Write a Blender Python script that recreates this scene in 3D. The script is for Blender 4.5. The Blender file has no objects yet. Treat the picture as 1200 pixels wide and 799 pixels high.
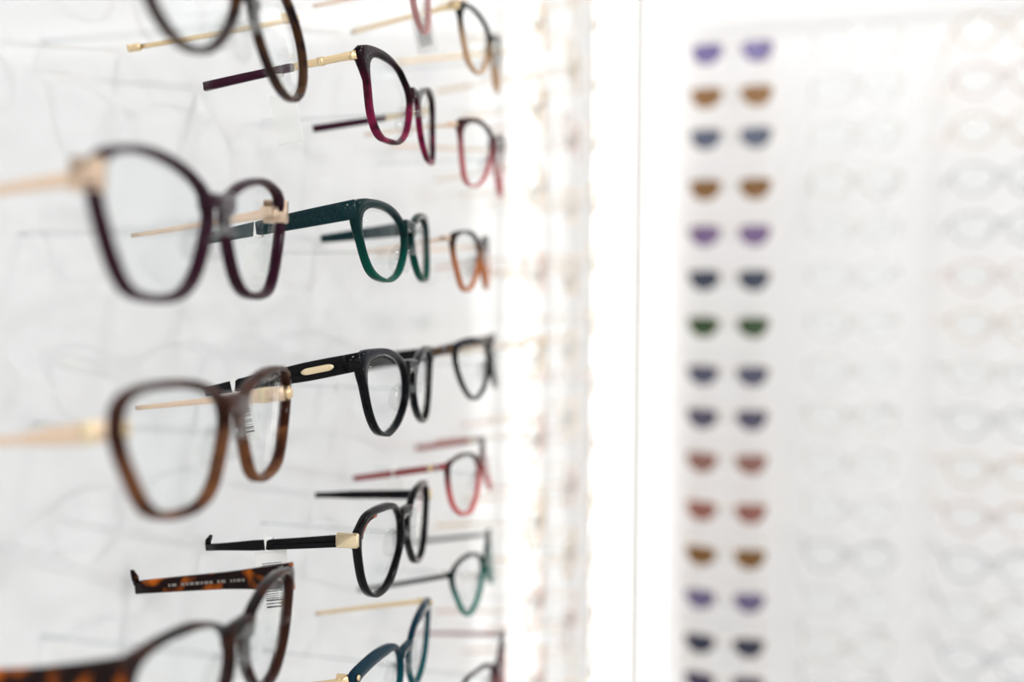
import bpy, math, random
from mathutils import Vector, Matrix
import numpy as np

# ---------------------------------------------------------------- camera, world, lights, exposure
scene = bpy.context.scene
COL = scene.collection
CAM_H = 1.45                       # camera height above the floor
TH, PIT, ROLL = math.radians(14.4), math.radians(2.2), math.radians(0.25)
fwd = Vector((-math.sin(TH) * math.cos(PIT), math.cos(TH) * math.cos(PIT), -math.sin(PIT)))
rgt0 = Vector((math.cos(TH), math.sin(TH), 0)); up0 = rgt0.cross(fwd)
rgt = rgt0 * math.cos(ROLL) + up0 * math.sin(ROLL); up = -rgt0 * math.sin(ROLL) + up0 * math.cos(ROLL)
cam_data = bpy.data.cameras.new('camera'); cam = bpy.data.objects.new('camera', cam_data); COL.objects.link(cam)
M = Matrix((rgt, up, -fwd)).transposed().to_4x4(); M.translation = Vector((0.265, 0, CAM_H)); cam.matrix_world = M
cam_data.sensor_width = 36; cam_data.lens = 31.5; cam_data.clip_start = 0.01
cam_data.dof.use_dof = True; cam_data.dof.focus_distance = 0.432; cam_data.dof.aperture_fstop = 2.6
scene.camera = cam
world = bpy.data.worlds.new('world'); scene.world = world; world.use_nodes = True
bg = world.node_tree.nodes['Background']; bg.inputs[0].default_value = (1, 1, 1, 1); bg.inputs[1].default_value = 1.15
scene.view_settings.view_transform = 'Standard'; scene.view_settings.look = 'None'
scene.view_settings.exposure = -0.06; scene.view_settings.gamma = 1; scene.view_settings.use_curve_mapping = False
FILL_POWER = 8.0               # watts of each added fill panel under the ceiling
LED_STRENGTH = 2.5

# ---------------------------------------------------------------- helpers
def lin(c): return tuple((x / 255 / 12.92 if x / 255 <= 0.04045 else ((x / 255 + 0.055) / 1.055) ** 2.4) for x in c) + (1.0,)
def mesh_data(name, verts, faces, smooth=True):
    me = bpy.data.meshes.new(name); me.from_pydata([tuple(v) for v in verts], [], faces)
    me.polygons.foreach_set('use_smooth', [smooth] * len(me.polygons)); me.update(); return me
def link(name, me, mat=None, parent=None):
    o = bpy.data.objects.new(name, me); COL.objects.link(o)
    if mat is not None:
        if not me.materials: me.materials.append(mat)
        if me.materials[0] is not mat: o.material_slots[0].link = 'OBJECT'; o.material_slots[0].material = mat
    if parent is not None: o.parent = parent
    return o
def part(name, vf, mat, parent, smooth=True): return link(name, mesh_data(name, vf[0], vf[1], smooth), mat, parent)
def thing(name, label, cat, group=None):
    o = bpy.data.objects.new(name, None); COL.objects.link(o); o.empty_display_size = 0.01
    tag(o, label, cat, group); return o
def tag(o, label, cat, group=None):
    o['label'] = label; o['category'] = cat
    if group: o['group'] = group
def join(*vfs):
    V, F = [], []
    for v, f in vfs:
        b = len(V); V += list(v); F += [tuple(i + b for i in q) for q in f]
    return V, F
def box(x0, x1, y0, y1, z0, z1):
    V = [(x, y, z) for z in (z0, z1) for y in (y0, y1) for x in (x0, x1)]
    return V, [(0, 2, 3, 1), (4, 5, 7, 6), (0, 1, 5, 4), (2, 6, 7, 3), (0, 4, 6, 2), (1, 3, 7, 5)]
def bbox(x0, x1, y0, y1, z0, z1, b):
    """box with chamfered edges"""
    c = [(x0, x1), (y0, y1), (z0, z1)]; V = []; idx = {}
    for sx in (0, 1):
        for sy in (0, 1):
            for sz in (0, 1):
                s = (sx, sy, sz)
                for a in range(3):
                    p = [c[i][s[i]] + (b if s[i] == 0 else -b) for i in range(3)]
                    p[a] = c[a][s[a]]; idx[s, a] = len(V); V.append(tuple(p))
    F = []
    for a in range(3):
        o = [i for i in range(3) if i != a]
        for s in (0, 1):
            q = []
            for (i, j) in ((0, 0), (1, 0), (1, 1), (0, 1)):
                k = [0, 0, 0]; k[a] = s; k[o[0]] = i; k[o[1]] = j; q.append(idx[tuple(k), a])
            F.append(tuple(q))
    for a in range(3):
        o = [i for i in range(3) if i != a]
        for i in (0, 1):
            for j in (0, 1):
                k0 = [0, 0, 0]; k0[o[0]] = i; k0[o[1]] = j; k1 = list(k0); k1[a] = 1
                k0, k1 = tuple(k0), tuple(k1)
                F.append((idx[k0, o[0]], idx[k1, o[0]], idx[k1, o[1]], idx[k0, o[1]]))
    for sx in (0, 1):
        for sy in (0, 1):
            for sz in (0, 1):
                F.append(tuple(idx[(sx, sy, sz), a] for a in range(3)))
    return V, F
def sweep(path, secs, upv=(0, 1, 0), bev=0.3):
    """path of points with a (width, height) rectangle section, edges chamfered; width across, height along upv"""
    V, F = [], []; n = len(path); upv = Vector(upv)
    for i, p in enumerate(path):
        p = Vector(p); a = Vector(path[max(i - 1, 0)]); b = Vector(path[min(i + 1, n - 1)])
        d = (b - a).normalized(); side = d.cross(upv).normalized(); u = side.cross(d).normalized()
        w, h = secs[i][0] / 2, secs[i][1] / 2; c = bev * min(w, h)
        for (x, y) in ((-w, -h + c), (-w, h - c), (-w + c, h), (w - c, h), (w, h - c), (w, -h + c), (w - c, -h), (-w + c, -h)):
            V.append(p + side * x + u * y)
    for i in range(n - 1):
        for k in range(8):
            j = (k + 1) % 8; F.append((i * 8 + k, i * 8 + j, (i + 1) * 8 + j, (i + 1) * 8 + k))
    F.append(tuple(range(8))[::-1]); F.append(tuple((n - 1) * 8 + k for k in range(8)))
    return V, F
def tube(path, r, seg=8):
    return sweep(path, [(2 * r, 2 * r)] * len(path), (0, 1, 0.001), 0.586)
def scaled(vf, s=0.001): return [tuple(c * s for c in v) for v in vf[0]], vf[1]

# ---------------------------------------------------------------- materials
def new_mat(name):
    m = bpy.data.materials.new(name); m.use_nodes = True; nt = m.node_tree
    return m, nt, nt.nodes['Principled BSDF']
def plain(name, rgb, rough=0.4, metal=0.0, coat=0.0, noise=0.03, scale=40, spec=0.5, bump=0.0):
    m, nt, p = new_mat(name)
    tc = nt.nodes.new('ShaderNodeTexCoord'); nz = nt.nodes.new('ShaderNodeTexNoise'); nz.inputs['Scale'].default_value = scale
    nt.links.new(tc.outputs['Object'], nz.inputs['Vector'])
    mx = nt.nodes.new('ShaderNodeMix'); mx.data_type = 'RGBA'; c = lin(rgb)
    mx.inputs[6].default_value = tuple(min(1, x * (1 - noise)) for x in c[:3]) + (1,)
    mx.inputs[7].default_value = tuple(min(1, x * (1 + noise)) for x in c[:3]) + (1,)
    nt.links.new(nz.outputs['Fac'], mx.inputs[0]); nt.links.new(mx.outputs[2], p.inputs['Base Color'])
    p.inputs['Roughness'].default_value = rough; p.inputs['Metallic'].default_value = metal
    p.inputs['Coat Weight'].default_value = coat; p.inputs['Specular IOR Level'].default_value = spec
    if bump:
        b = nt.nodes.new('ShaderNodeBump'); b.inputs['Strength'].default_value = bump; b.inputs['Distance'].default_value = 0.001
        nt.links.new(nz.outputs['Fac'], b.inputs['Height']); nt.links.new(b.outputs[0], p.inputs['Normal'])
    return m
def acetate(name, top, bottom=None, v0=-0.012, v1=0.012, transl=0.25, tort=None, rough=0.07):
    """polished plastic whose own colour runs from bottom to top along the frame's height; tort = blotch colour"""
    m, nt, p = new_mat(name); bottom = bottom or top
    tc = nt.nodes.new('ShaderNodeTexCoord'); sp = nt.nodes.new('ShaderNodeSeparateXYZ'); nt.links.new(tc.outputs['Object'], sp.inputs[0])
    mr = nt.nodes.new('ShaderNodeMapRange'); mr.inputs['From Min'].default_value = v0; mr.inputs['From Max'].default_value = v1
    mr.interpolation_type = 'SMOOTHSTEP'; nt.links.new(sp.outputs['Y'], mr.inputs['Value'])
    nz = nt.nodes.new('ShaderNodeTexNoise'); nz.inputs['Scale'].default_value = 90 if tort else 160; nz.inputs['Detail'].default_value = 1.5
    nt.links.new(tc.outputs['Object'], nz.inputs['Vector'])
    mx = nt.nodes.new('ShaderNodeMix'); mx.data_type = 'RGBA'; mx.inputs[6].default_value = lin(bottom); mx.inputs[7].default_value = lin(top)
    nt.links.new(mr.outputs[0], mx.inputs[0]); out = mx.outputs[2]
    r2 = nt.nodes.new('ShaderNodeMapRange'); nt.links.new(nz.outputs['Fac'], r2.inputs['Value'])
    r2.inputs['From Min'].default_value = 0.48 if tort else 0.2; r2.inputs['From Max'].default_value = 0.62 if tort else 0.9
    if not tort: r2.inputs['To Max'].default_value = 0.12
    m2 = nt.nodes.new('ShaderNodeMix'); m2.data_type = 'RGBA'; m2.inputs[7].default_value = lin(tort) if tort else tuple(min(1, 2.2 * x) for x in lin(top)[:3]) + (1,)
    nt.links.new(r2.outputs[0], m2.inputs[0]); nt.links.new(out, m2.inputs[6]); out = m2.outputs[2]
    nt.links.new(out, p.inputs['Base Color']); p.inputs['Roughness'].default_value = rough; p.inputs['Specular IOR Level'].default_value = 0.12
    if transl:
        t = nt.nodes.new('ShaderNodeBsdfTranslucent'); nt.links.new(out, t.inputs[0])
        ms = nt.nodes.new('ShaderNodeMixShader'); ms.inputs[0].default_value = transl
        nt.links.new(p.outputs[0], ms.inputs[1]); nt.links.new(t.outputs[0], ms.inputs[2])
        nt.links.new(ms.outputs[0], nt.nodes['Material Output'].inputs[0])
    return m
def clear(name, tint=(255, 255, 255), ior=1.45, rough=0.02, haze=0.0, hazecol=(255, 255, 255), grad=None, gloss=1.0):
    """thin clear plastic: straight-through transmission with a Fresnel gloss; haze = share of milky scattering"""
    m, nt, p = new_mat(name); nt.nodes.remove(p)
    tr = nt.nodes.new('ShaderNodeBsdfTransparent'); tr.inputs[0].default_value = lin(tint)
    if grad:
        tc = nt.nodes.new('ShaderNodeTexCoord'); sp = nt.nodes.new('ShaderNodeSeparateXYZ'); nt.links.new(tc.outputs['Object'], sp.inputs[0])
        mr = nt.nodes.new('ShaderNodeMapRange'); mr.inputs['From Min'].default_value = -0.022; mr.inputs['From Max'].default_value = 0.014
        nt.links.new(sp.outputs['Y'], mr.inputs['Value'])
        mx = nt.nodes.new('ShaderNodeMix'); mx.data_type = 'RGBA'; mx.inputs[6].default_value = lin(grad); mx.inputs[7].default_value = lin(tint)
        nt.links.new(mr.outputs[0], mx.inputs[0]); nt.links.new(mx.outputs[2], tr.inputs[0])
    gl = nt.nodes.new('ShaderNodeBsdfGlossy'); gl.inputs['Roughness'].default_value = rough
    lw = nt.nodes.new('ShaderNodeLayerWeight'); lw.inputs['Blend'].default_value = 0.5          # Schlick gloss, same from both faces
    pw = nt.nodes.new('ShaderNodeMath'); pw.operation = 'POWER'; pw.inputs[1].default_value = 5; nt.links.new(lw.outputs['Facing'], pw.inputs[0])
    f0 = ((ior - 1) / (ior + 1)) ** 2
    fr = nt.nodes.new('ShaderNodeMath'); fr.operation = 'MULTIPLY_ADD'; fr.inputs[1].default_value = (1 - f0) * gloss; fr.inputs[2].default_value = f0 * gloss
    nt.links.new(pw.outputs[0], fr.inputs[0])
    base = tr
    if haze:
        df = nt.nodes.new('ShaderNodeBsdfPrincipled'); df.inputs['Base Color'].default_value = lin(hazecol); df.inputs['Roughness'].default_value = 0.25
        mh = nt.nodes.new('ShaderNodeMixShader'); mh.inputs[0].default_value = haze
        nt.links.new(tr.outputs[0], mh.inputs[1]); nt.links.new(df.outputs[0], mh.inputs[2]); base = mh
    ms = nt.nodes.new('ShaderNodeMixShader'); nt.links.new(fr.outputs[0], ms.inputs[0])
    nt.links.new(base.outputs[0], ms.inputs[1]); nt.links.new(gl.outputs[0], ms.inputs[2])
    nt.links.new(ms.outputs[0], nt.nodes['Material Output'].inputs[0]); return m
def emitter(name, rgb, s):
    m, nt, p = new_mat(name); p.inputs['Base Color'].default_value = lin(rgb)
    p.inputs['Emission Color'].default_value = lin(rgb); p.inputs['Emission Strength'].default_value = s; return m

M_wall = plain('gloss_white_panel', (234, 235, 236), 0.05, coat=0.0, noise=0.004, scale=3)
M_paint = plain('white_paint', (241, 241, 241), 0.5, noise=0.006, scale=6)
M_back = plain('satin_white_panel', (242, 241, 241), 0.3, noise=0.006, scale=4)
M_ceil = plain('ceiling_paint', (240, 240, 240), 0.8, noise=0.006, scale=5)
M_floor = plain('pale_floor', (206, 204, 202), 0.25, noise=0.05, scale=2)
M_led = emitter('led_diffuser', (255, 252, 246), LED_STRENGTH)
M_alu = plain('white_aluminium', (235, 235, 235), 0.3, noise=0.01)
M_fill_panel = emitter('fill_light_diffuser', (255, 253, 250), 1.5)
M_lens = clear('demo_lens', (254, 255, 255), 1.42, 0.0, gloss=0.5)
M_peg = clear('clear_acrylic', (250, 251, 251), 1.45, 0.03, 0.03, gloss=0.6)
M_pad = clear('clear_nose_pad', (249, 249, 249), 1.4, 0.04, 0.03, gloss=0.7)
M_gold = plain('pale_gold_metal', (232, 206, 164), 0.25, 1.0, noise=0.04)
M_rose = plain('rose_gold_metal', (236, 208, 182), 0.3, 0.85, noise=0.04)
M_cream = plain('brushed_cream_gold', (246, 226, 188), 0.38, 0.75, noise=0.03)
M_steel = plain('steel', (190, 190, 192), 0.25, 1.0, noise=0.04)
M_card = plain('white_card', (250, 250, 248), 0.6, noise=0.01)
M_ink = plain('black_ink', (30, 30, 34), 0.6, noise=0.02)
M_imprint = plain('grey_imprint', (128, 122, 116), 0.5, noise=0.02)

# ---------------------------------------------------------------- setting
H = CAM_H
def struct(name, vf, mat, smooth=False):
    o = part(name, vf, mat, None, smooth); o['kind'] = 'structure'; return o
X1, Y0, Y1, ZC = 4.6, -3.0, 5.0, 2.8
def wall_with_openings(axis, pos, thick, a0, a1, z0, z1, holes):
    """wall plane made of solid boxes around rectangular openings (holes sorted along the wall)"""
    out = []; cur = a0
    def bx(p, q, r, s): out.append(box(pos, pos + thick, p, q, r, s) if axis == 'x' else box(p, q, pos, pos + thick, r, s))
    for (h0, h1, b, t) in holes:
        bx(cur, h0, z0, z1); bx(h0, h1, z0, b); bx(h0, h1, t, z1); cur = h1
    bx(cur, a1, z0, z1); return join(*out)
fl = struct('floor', box(-0.2, X1 + 0.2, Y0 - 0.2, Y1 + 0.2, -0.1, 0), M_floor)
struct('ceiling', box(-0.2, X1 + 0.2, Y0 - 0.2, Y1 + 0.2, ZC, ZC + 0.1), M_ceil)
wl = struct('wall_left', box(-0.12, 0, Y0, Y1, 0, ZC), M_wall)
BACK_END = 1.62
wb = struct('wall_back', box(0, BACK_END, 1.40, 1.50, 0, ZC), M_back)
struct('wall_far', box(0, X1, Y1, Y1 + 0.12, 0, ZC), M_paint)
HR = [(-2.6, -0.6, 0.5, 2.4), (0.0, 1.6, 0.5, 2.4)]
HF = [(0.15, 2.2, 0.2, 2.65), (2.4, 4.4, 0.2, 2.65)]
struct('wall_right', wall_with_openings('x', X1, 0.12, Y0, Y1, 0, ZC, HR), M_paint)
struct('wall_front', wall_with_openings('y', Y0 - 0.12, 0.12, -0.12, X1 + 0.12, 0, ZC, HF), M_paint)
def frame_ring(a0, a1, z0, z1, w, d):
    return join(box(a0, a0 + w, -d, d, z0, z1), box(a1 - w, a1, -d, d, z0, z1), box(a0 + w, a1 - w, -d, d, z0, z0 + w), box(a0 + w, a1 - w, -d, d, z1 - w, z1))
n = 0
for axis, holes in (('x', HR), ('y', HF)):
    for (h0, h1, b, t) in holes:
        n += 1
        vf = frame_ring(h0, h1, b, t, 0.05, 0.03); pane = box(h0 + 0.05, h1 - 0.05, -0.004, 0.004, b + 0.05, t - 0.05)
        if axis == 'x':
            f = lambda vf: ([(X1 + 0.06 + y, x, z) for x, y, z in vf[0]], vf[1])
        else:
            f = lambda vf: ([(x, Y0 - 0.06 + y, z) for x, y, z in vf[0]], vf[1])
        w = struct('window_%d' % n, f(vf), M_alu); part('pane', f(pane), M_lens, w, False)
# unseen fill panels under the ceiling, added to brighten the display
n = 0
for ix, lx in enumerate((0.75, 2.2, 3.6)):
    for iy, ly in enumerate((-2.2, -1.1, 0.8, 2.6, 4.0)):
        n += 1
        side = ('beside the left display wall', 'over the middle of the shop', 'along the window side')[ix]
        row = ('first from the shop front', 'second from the shop front', 'third from the shop front', 'fourth from the shop front', 'nearest the far wall')[iy]
        t = thing('fill_light', 'added unseen ceiling fill panel %s, %s' % (side, row), 'ceiling light', 'added ceiling fill panels'); t.location = (lx, ly, ZC)
        part('frame', join(box(-.17, .17, -.17, -.15, -.025, 0), box(-.17, .17, .15, .17, -.025, 0), box(-.17, -.15, -.15, .15, -.025, 0), box(.15, .17, -.15, .15, -.025, 0)), M_alu, t, False)
        part('diffuser', box(-.15, .15, -.15, .15, -.012, -.002), M_fill_panel, t, False)
        ld = bpy.data.lights.new('fill_light_lamp', 'AREA'); ld.shape = 'SQUARE'; ld.size = 0.29; ld.energy = FILL_POWER; ld.color = (1, 0.995, 0.985)
        lo = bpy.data.objects.new('lamp', ld); COL.objects.link(lo); lo.parent = t; lo.location = (0, 0, -0.02)
# light bar in the corner
def light_bar(label, x0, x1, y0, y1, zb, zt, lo):
    t = thing('led_light_bar', label, 'light'); t.location = ((x0 + x1) / 2, y1, zb)
    w, d, h = (x1 - x0) / 2, y1 - y0, zt - zb
    part('housing', bbox(-w, w, -d * 0.7, 0, 0, h, 0.002), M_alu, t, False)
    part('diffuser', bbox(-w + lo, w - lo, -d, -d * 0.7, 0.004, h - 0.004, 0.002), M_led, t, False)
light_bar('broad glowing white light bar beside the white frame of the back panel', 0.044, 0.098, 1.372, 1.40, 0.0, ZC, 0.001)
# white frame round the back display panel
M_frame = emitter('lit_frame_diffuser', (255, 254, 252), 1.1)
tr = part('gap_shade_strip_1', bbox(0.098, 0.120, 1.385, 1.40, 0.0, ZC, 0.001), plain('gap_shade_grey', (182, 181, 180), 0.45, 0.0), None, False); tr['kind'] = 'structure'  # grey strip painting the shade in the gap between light bar and frame
zt = H + 0.447; fr = thing('panel_frame', 'white picture-like frame round the display panel of sunglasses', 'frame')
fr.location = (0.120, 1.40, 0.3)
part('stile', bbox(0, 0.031, -0.03, 0, 0, zt + 0.05 - 0.3, 0.002), M_frame, fr, False)
part('stile', bbox(1.40, 1.437, -0.03, 0, 0, zt + 0.05 - 0.3, 0.002), M_frame, fr, False)
part('top_rail', bbox(0.031, 1.40, -0.03, 0, zt - 0.3, zt + 0.05 - 0.3, 0.002), M_frame, fr, False)
part('bottom_rail', bbox(0.031, 1.40, -0.03, 0, 0, 0.05, 0.002), M_frame, fr, False)

# pose (mm, rad) and lens outline (mm) of each pair on the left wall
FIT = {
 'burgundy': dict(pose=[93.1527, 460.9219, 106.4132, 0.0702, 0.0224, -0.02, 0.0017], hinge=[-67.3, 13.0], tips={'ntip': [4.0, 398.7, 108.8], 'ftip': [4.0, 515.2, 110.2]},
  outer=[(-67.9, 16.4), (-58.5, 19.4), (-44.5, 20.3), (-31.8, 18.8), (-15.9, 12.0), (-5.1, 7.1), (-7.0, 0.0), (-12.7, -8.6), (-20.3, -18.7), (-28.9, -23.5), (-41.5, -24.1), (-50.9, -22.6), (-57.5, -13.0), (-61.2, 6.4), (-67.5, 10.6)],
  inner=[(-58.1, 10.9), (-54.3, 14.2), (-49.4, 15.8), (-36.8, 16.3), (-23.5, 14.8), (-11.2, 6.9), (-8.8, 0.3), (-14.3, -13.2), (-25.9, -20.8), (-35.7, -21.5), (-46.5, -21.1), (-54.8, -12.7), (-56.9, 0.7)]),
 'teal': dict(pose=[90.9284, 458.5692, 31.7436, 0.0866, 0.0286, -0.0469, 0.0016], hinge=[-66.0, 16.1], tips={'ntip': [4.0, 396.1, 32.6], 'ftip': [4.0, 526.3, 42.6]},
  outer=[(-62.8, 20.6), (-51.3, 21.8), (-39.1, 21.8), (-25.1, 19.9), (-13.9, 15.4), (-7.1, 10.4), (-7.4, 2.9), (-11.0, -6.1), (-18.4, -12.9), (-27.4, -17.2), (-36.3, -18.5), (-46.5, -17.4), (-54.3, -14.2), (-58.5, -8.1), (-61.8, -0.2), (-64.7, 5.8), (-67.3, 10.9)],
  inner=[(-61.1, 12.4), (-57.9, 15.7), (-48.9, 17.7), (-35.6, 17.9), (-22.7, 15.6), (-11.2, 11.0), (-7.2, 5.8), (-8.3, -0.4), (-13.1, -7.3), (-20.7, -13.4), (-33.1, -17.0), (-43.4, -15.9), (-52.4, -11.8), (-58.1, -5.1), (-60.8, 2.1), (-61.5, 8.2)]),
 'black': dict(pose=[91.7147, 458.6722, -42.942, 0.0856, -0.0271, 0.0062, 0.0014], hinge=[-67.7, 15.0], tips={'ntip': [4.0, 398.6, -43.6], 'ftip': [4.0, 535.5, -39.9]},
  outer=[(-66.2, 18.6), (-57.4, 20.3), (-41.4, 20.7), (-28.8, 19.0), (-17.8, 15.2), (-9.6, 10.6), (-7.0, 3.7), (-7.0, -5.2), (-12.7, -13.8), (-22.1, -20.1), (-32.2, -24.1), (-38.5, -23.8), (-47.1, -21.2), (-54.0, -14.3), (-59.2, -4.5), (-64.1, 5.8), (-67.9, 10.6)],
  inner=[(-60.3, 13.0), (-55.4, 15.6), (-42.9, 17.6), (-28.5, 15.8), (-16.5, 11.5), (-9.6, 5.2), (-8.0, -1.4), (-9.1, -7.3), (-15.5, -14.3), (-25.0, -19.9), (-37.8, -22.0), (-47.3, -18.4), (-54.7, -10.2), (-59.0, -0.4), (-60.6, 7.1)]),
 'panto': dict(pose=[89.0861, 456.6385, -121.9734, 0.0798, -0.0395, 0.0062, 0.0012], hinge=[-66.4, 7.8], tips={'ntip': [4.0, 397.4, -122.5], 'ftip': [4.0, 516.6, -120.2]},
  outer=[(-62.8, 12.0), (-55.5, 17.7), (-49.9, 19.2), (-39.4, 19.9), (-25.5, 19.1), (-16.3, 16.0), (-9.8, 10.2), (-7.2, 3.3), (-7.7, -5.8), (-11.1, -13.3), (-19.1, -22.2), (-29.7, -26.1), (-41.2, -26.1), (-50.8, -21.9), (-57.4, -14.3), (-61.5, -4.2), (-64.0, 4.5), (-66.4, 8.3)],
  inner=[(-59.8, 10.4), (-52.6, 15.6), (-37.6, 16.2), (-19.9, 14.7), (-10.4, 9.3), (-6.9, 2.2), (-7.9, -7.8), (-16.9, -16.6), (-28.1, -22.6), (-43.2, -23.4), (-51.3, -19.1), (-57.0, -10.9), (-60.4, -0.2), (-60.6, 5.6)]),
 'petrol': dict(pose=[89.2758, 456.8408, -195.9592, 0.0479, -0.0271, -0.0002, 0.0015], hinge=[-65.6, 14.3], tips={'ntip': [4.0, 410.9, -203.4], 'ftip': [4.0, 516.0, -196.3]},
  outer=[(-66.5, 16.2), (-62.5, 17.5), (-53.4, 19.2), (-42.1, 20.3), (-29.1, 19.4), (-18.9, 16.9), (-11.5, 12.4), (-6.8, 6.2), (-6.4, -0.0), (-8.6, -10.4), (-16.3, -19.8), (-28.3, -21.2), (-41.4, -17.5), (-51.5, -10.4), (-59.4, 1.1), (-64.2, 10.4)],
  inner=[(-59.9, 11.2), (-55.5, 11.8), (-44.1, 13.5), (-29.9, 13.7), (-16.1, 12.4), (-10.4, 7.2), (-7.5, 0.2), (-10.0, -10.1), (-19.4, -17.7), (-31.7, -18.0), (-44.6, -13.9), (-54.4, -5.6), (-59.0, 4.6)]),
 'plum': dict(pose=[85.8148, 283.6401, 28.951, 0.1021, 0.0241, 0.0282, 0.0009], hinge=[-64.1, 9.3], tips={'ftip': [4.0, 342.4, 30.5]},
  outer=[(-64.8, 15.7), (-59.9, 18.1), (-51.1, 19.8), (-40.5, 20.4), (-29.7, 18.9), (-20.1, 15.8), (-12.1, 11.0), (-7.8, 8.4), (-7.7, 3.0), (-10.5, -6.4), (-15.1, -17.2), (-21.0, -23.8), (-30.6, -26.7), (-43.4, -26.2), (-49.3, -23.7), (-53.8, -18.6), (-58.2, -8.9), (-61.9, 0.6), (-64.0, 4.2)],
  inner=[(-62.2, 13.5), (-56.0, 16.6), (-42.6, 17.9), (-29.8, 16.5), (-18.4, 13.4), (-8.9, 8.1), (-7.2, 1.5), (-11.2, -9.6), (-16.6, -18.5), (-24.0, -23.5), (-34.9, -24.8), (-47.2, -23.7), (-52.2, -20.7), (-57.1, -13.3), (-61.2, -3.8), (-64.2, 5.5)]),
 'brown': dict(pose=[88.5432, 288.8496, -44.0071, 0.1354, -0.0142, -0.0007, 0.0012], hinge=[-65.2, 6.8], tips={'ftip': [4.0, 343.9, -45.9]},
  outer=[(-64.3, 11.6), (-63.0, 15.5), (-58.1, 18.4), (-48.6, 19.5), (-35.6, 19.4), (-23.0, 16.6), (-12.9, 12.5), (-7.4, 6.6), (-7.4, 0.3), (-10.7, -7.2), (-15.3, -18.3), (-23.2, -23.4), (-35.9, -24.6), (-48.9, -22.4), (-54.3, -17.6), (-59.2, -8.4), (-63.1, -0.5), (-65.8, 4.7)],
  inner=[(-65.8, 12.7), (-59.9, 16.3), (-48.3, 17.1), (-32.3, 16.4), (-18.3, 13.4), (-9.5, 8.9), (-7.7, 1.8), (-11.4, -7.2), (-16.7, -17.6), (-25.0, -22.1), (-38.2, -22.3), (-49.8, -20.0), (-55.7, -14.7), (-61.2, -5.3), (-64.9, 1.9)]),
 'havana': dict(pose=[88.2461, 291.2151, -128.1578, 0.0891, -0.0548, 0.0012, 0.0017], hinge=[-63.7, 12.8], tips={'ftip': [4.0, 342.5, -126.3]},
  outer=[(-64.4, 16.8), (-56.0, 18.4), (-46.9, 19.7), (-35.9, 20.1), (-26.2, 19.0), (-17.4, 16.0), (-11.3, 11.3), (-7.3, 5.7), (-7.2, -1.4), (-10.2, -11.9), (-17.4, -19.7), (-27.2, -23.3), (-37.8, -22.3), (-47.2, -17.2), (-54.2, -9.3), (-59.2, -0.4), (-62.2, 7.4)],
  inner=[(-59.2, 9.7), (-56.3, 14.5), (-48.3, 17.0), (-36.2, 17.4), (-23.3, 16.1), (-12.6, 11.9), (-7.2, 5.5), (-6.9, -2.9), (-11.5, -11.6), (-19.1, -18.5), (-28.4, -20.6), (-38.8, -19.0), (-48.2, -14.0), (-54.1, -7.3), (-58.2, 1.1)]),
 'topcol1': dict(pose=[90.147, 296.1849, 104.2262, 0.1367, 0.0485, -0.0213, 0.0005], hinge=[-63.7, 17.0], tips={'ftip': [4.0, 341.1, 111.6]},
  outer=[(-63.3, 3.7), (-56.3, 14.0), (-43.9, 22.0), (-29.9, 25.0), (-18.1, 22.6), (-9.8, 15.6), (-7.6, 6.8), (-10.3, 0.5), (-14.3, -5.8), (-20.5, -12.5), (-29.3, -18.1), (-38.3, -21.0), (-46.9, -21.3), (-53.3, -19.2), (-58.2, -15.5), (-61.9, -10.6), (-64.0, -3.8)],
  inner=[(-65.0, 3.0), (-57.7, 11.3), (-45.6, 18.7), (-30.8, 22.3), (-17.5, 20.6), (-8.5, 14.9), (-7.1, 7.2), (-10.1, 0.7), (-14.5, -4.8), (-21.7, -11.2), (-29.7, -16.0), (-38.2, -18.8), (-47.2, -19.3), (-53.7, -17.8), (-59.7, -14.6), (-64.4, -10.4), (-66.1, -4.7)]),
 'tan3': dict(pose=[89.0849, 624.8043, 176.5177, 0.0633, 0.0492, 0.0175, 0.0018], hinge=[-66.5, 20.3], tips={'ntip': [4.0, 572.4, 186.5]},
  outer=[(-66.5, 17.9), (-66.6, 22.7), (-54.2, 25.2), (-39.7, 25.7), (-26.7, 23.1), (-13.2, 20.5), (-6.6, 13.3), (-9.6, 1.1), (-17.7, -10.8), (-30.2, -16.7), (-42.7, -15.2), (-51.3, -10.3), (-55.3, 2.0), (-60.4, 13.0)],
  inner=[(-59.8, 16.8), (-53.0, 22.1), (-40.7, 23.7), (-27.0, 22.2), (-10.0, 18.5), (-4.0, 11.3), (-10.9, -2.3), (-26.0, -13.6), (-42.4, -12.4), (-52.5, -4.0), (-58.5, 8.2)]),
 'red3': dict(pose=[91.3373, 626.083, 108.0769, 0.0414, 0.0397, 0.0525, 0.0019], hinge=[-67.9, 12.1], tips={'ntip': [4.0, 595.0, 121.3]},
  outer=[(-67.6, 11.6), (-66.8, 15.5), (-49.2, 19.0), (-34.4, 20.2), (-17.9, 18.1), (-8.9, 13.2), (-7.3, 4.5), (-13.5, -10.6), (-21.3, -19.7), (-37.1, -25.7), (-51.6, -24.5), (-56.3, -17.2), (-60.7, -1.9), (-64.4, 7.2)],
  inner=[(-60.5, 9.8), (-51.6, 15.2), (-32.0, 17.4), (-12.5, 14.4), (-4.0, 7.5), (-12.3, -8.7), (-24.2, -19.5), (-39.1, -24.1), (-52.4, -22.3), (-57.8, -9.8), (-60.9, 2.3)]),
 'amber3': dict(pose=[84.6542, 616.6763, 35.3508, 0.1055, 0.0319, -0.0017, 0.0016], hinge=[-68.6, 10.4], tips={'ntip': [4.0, 590.1, 37.7]},
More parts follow.
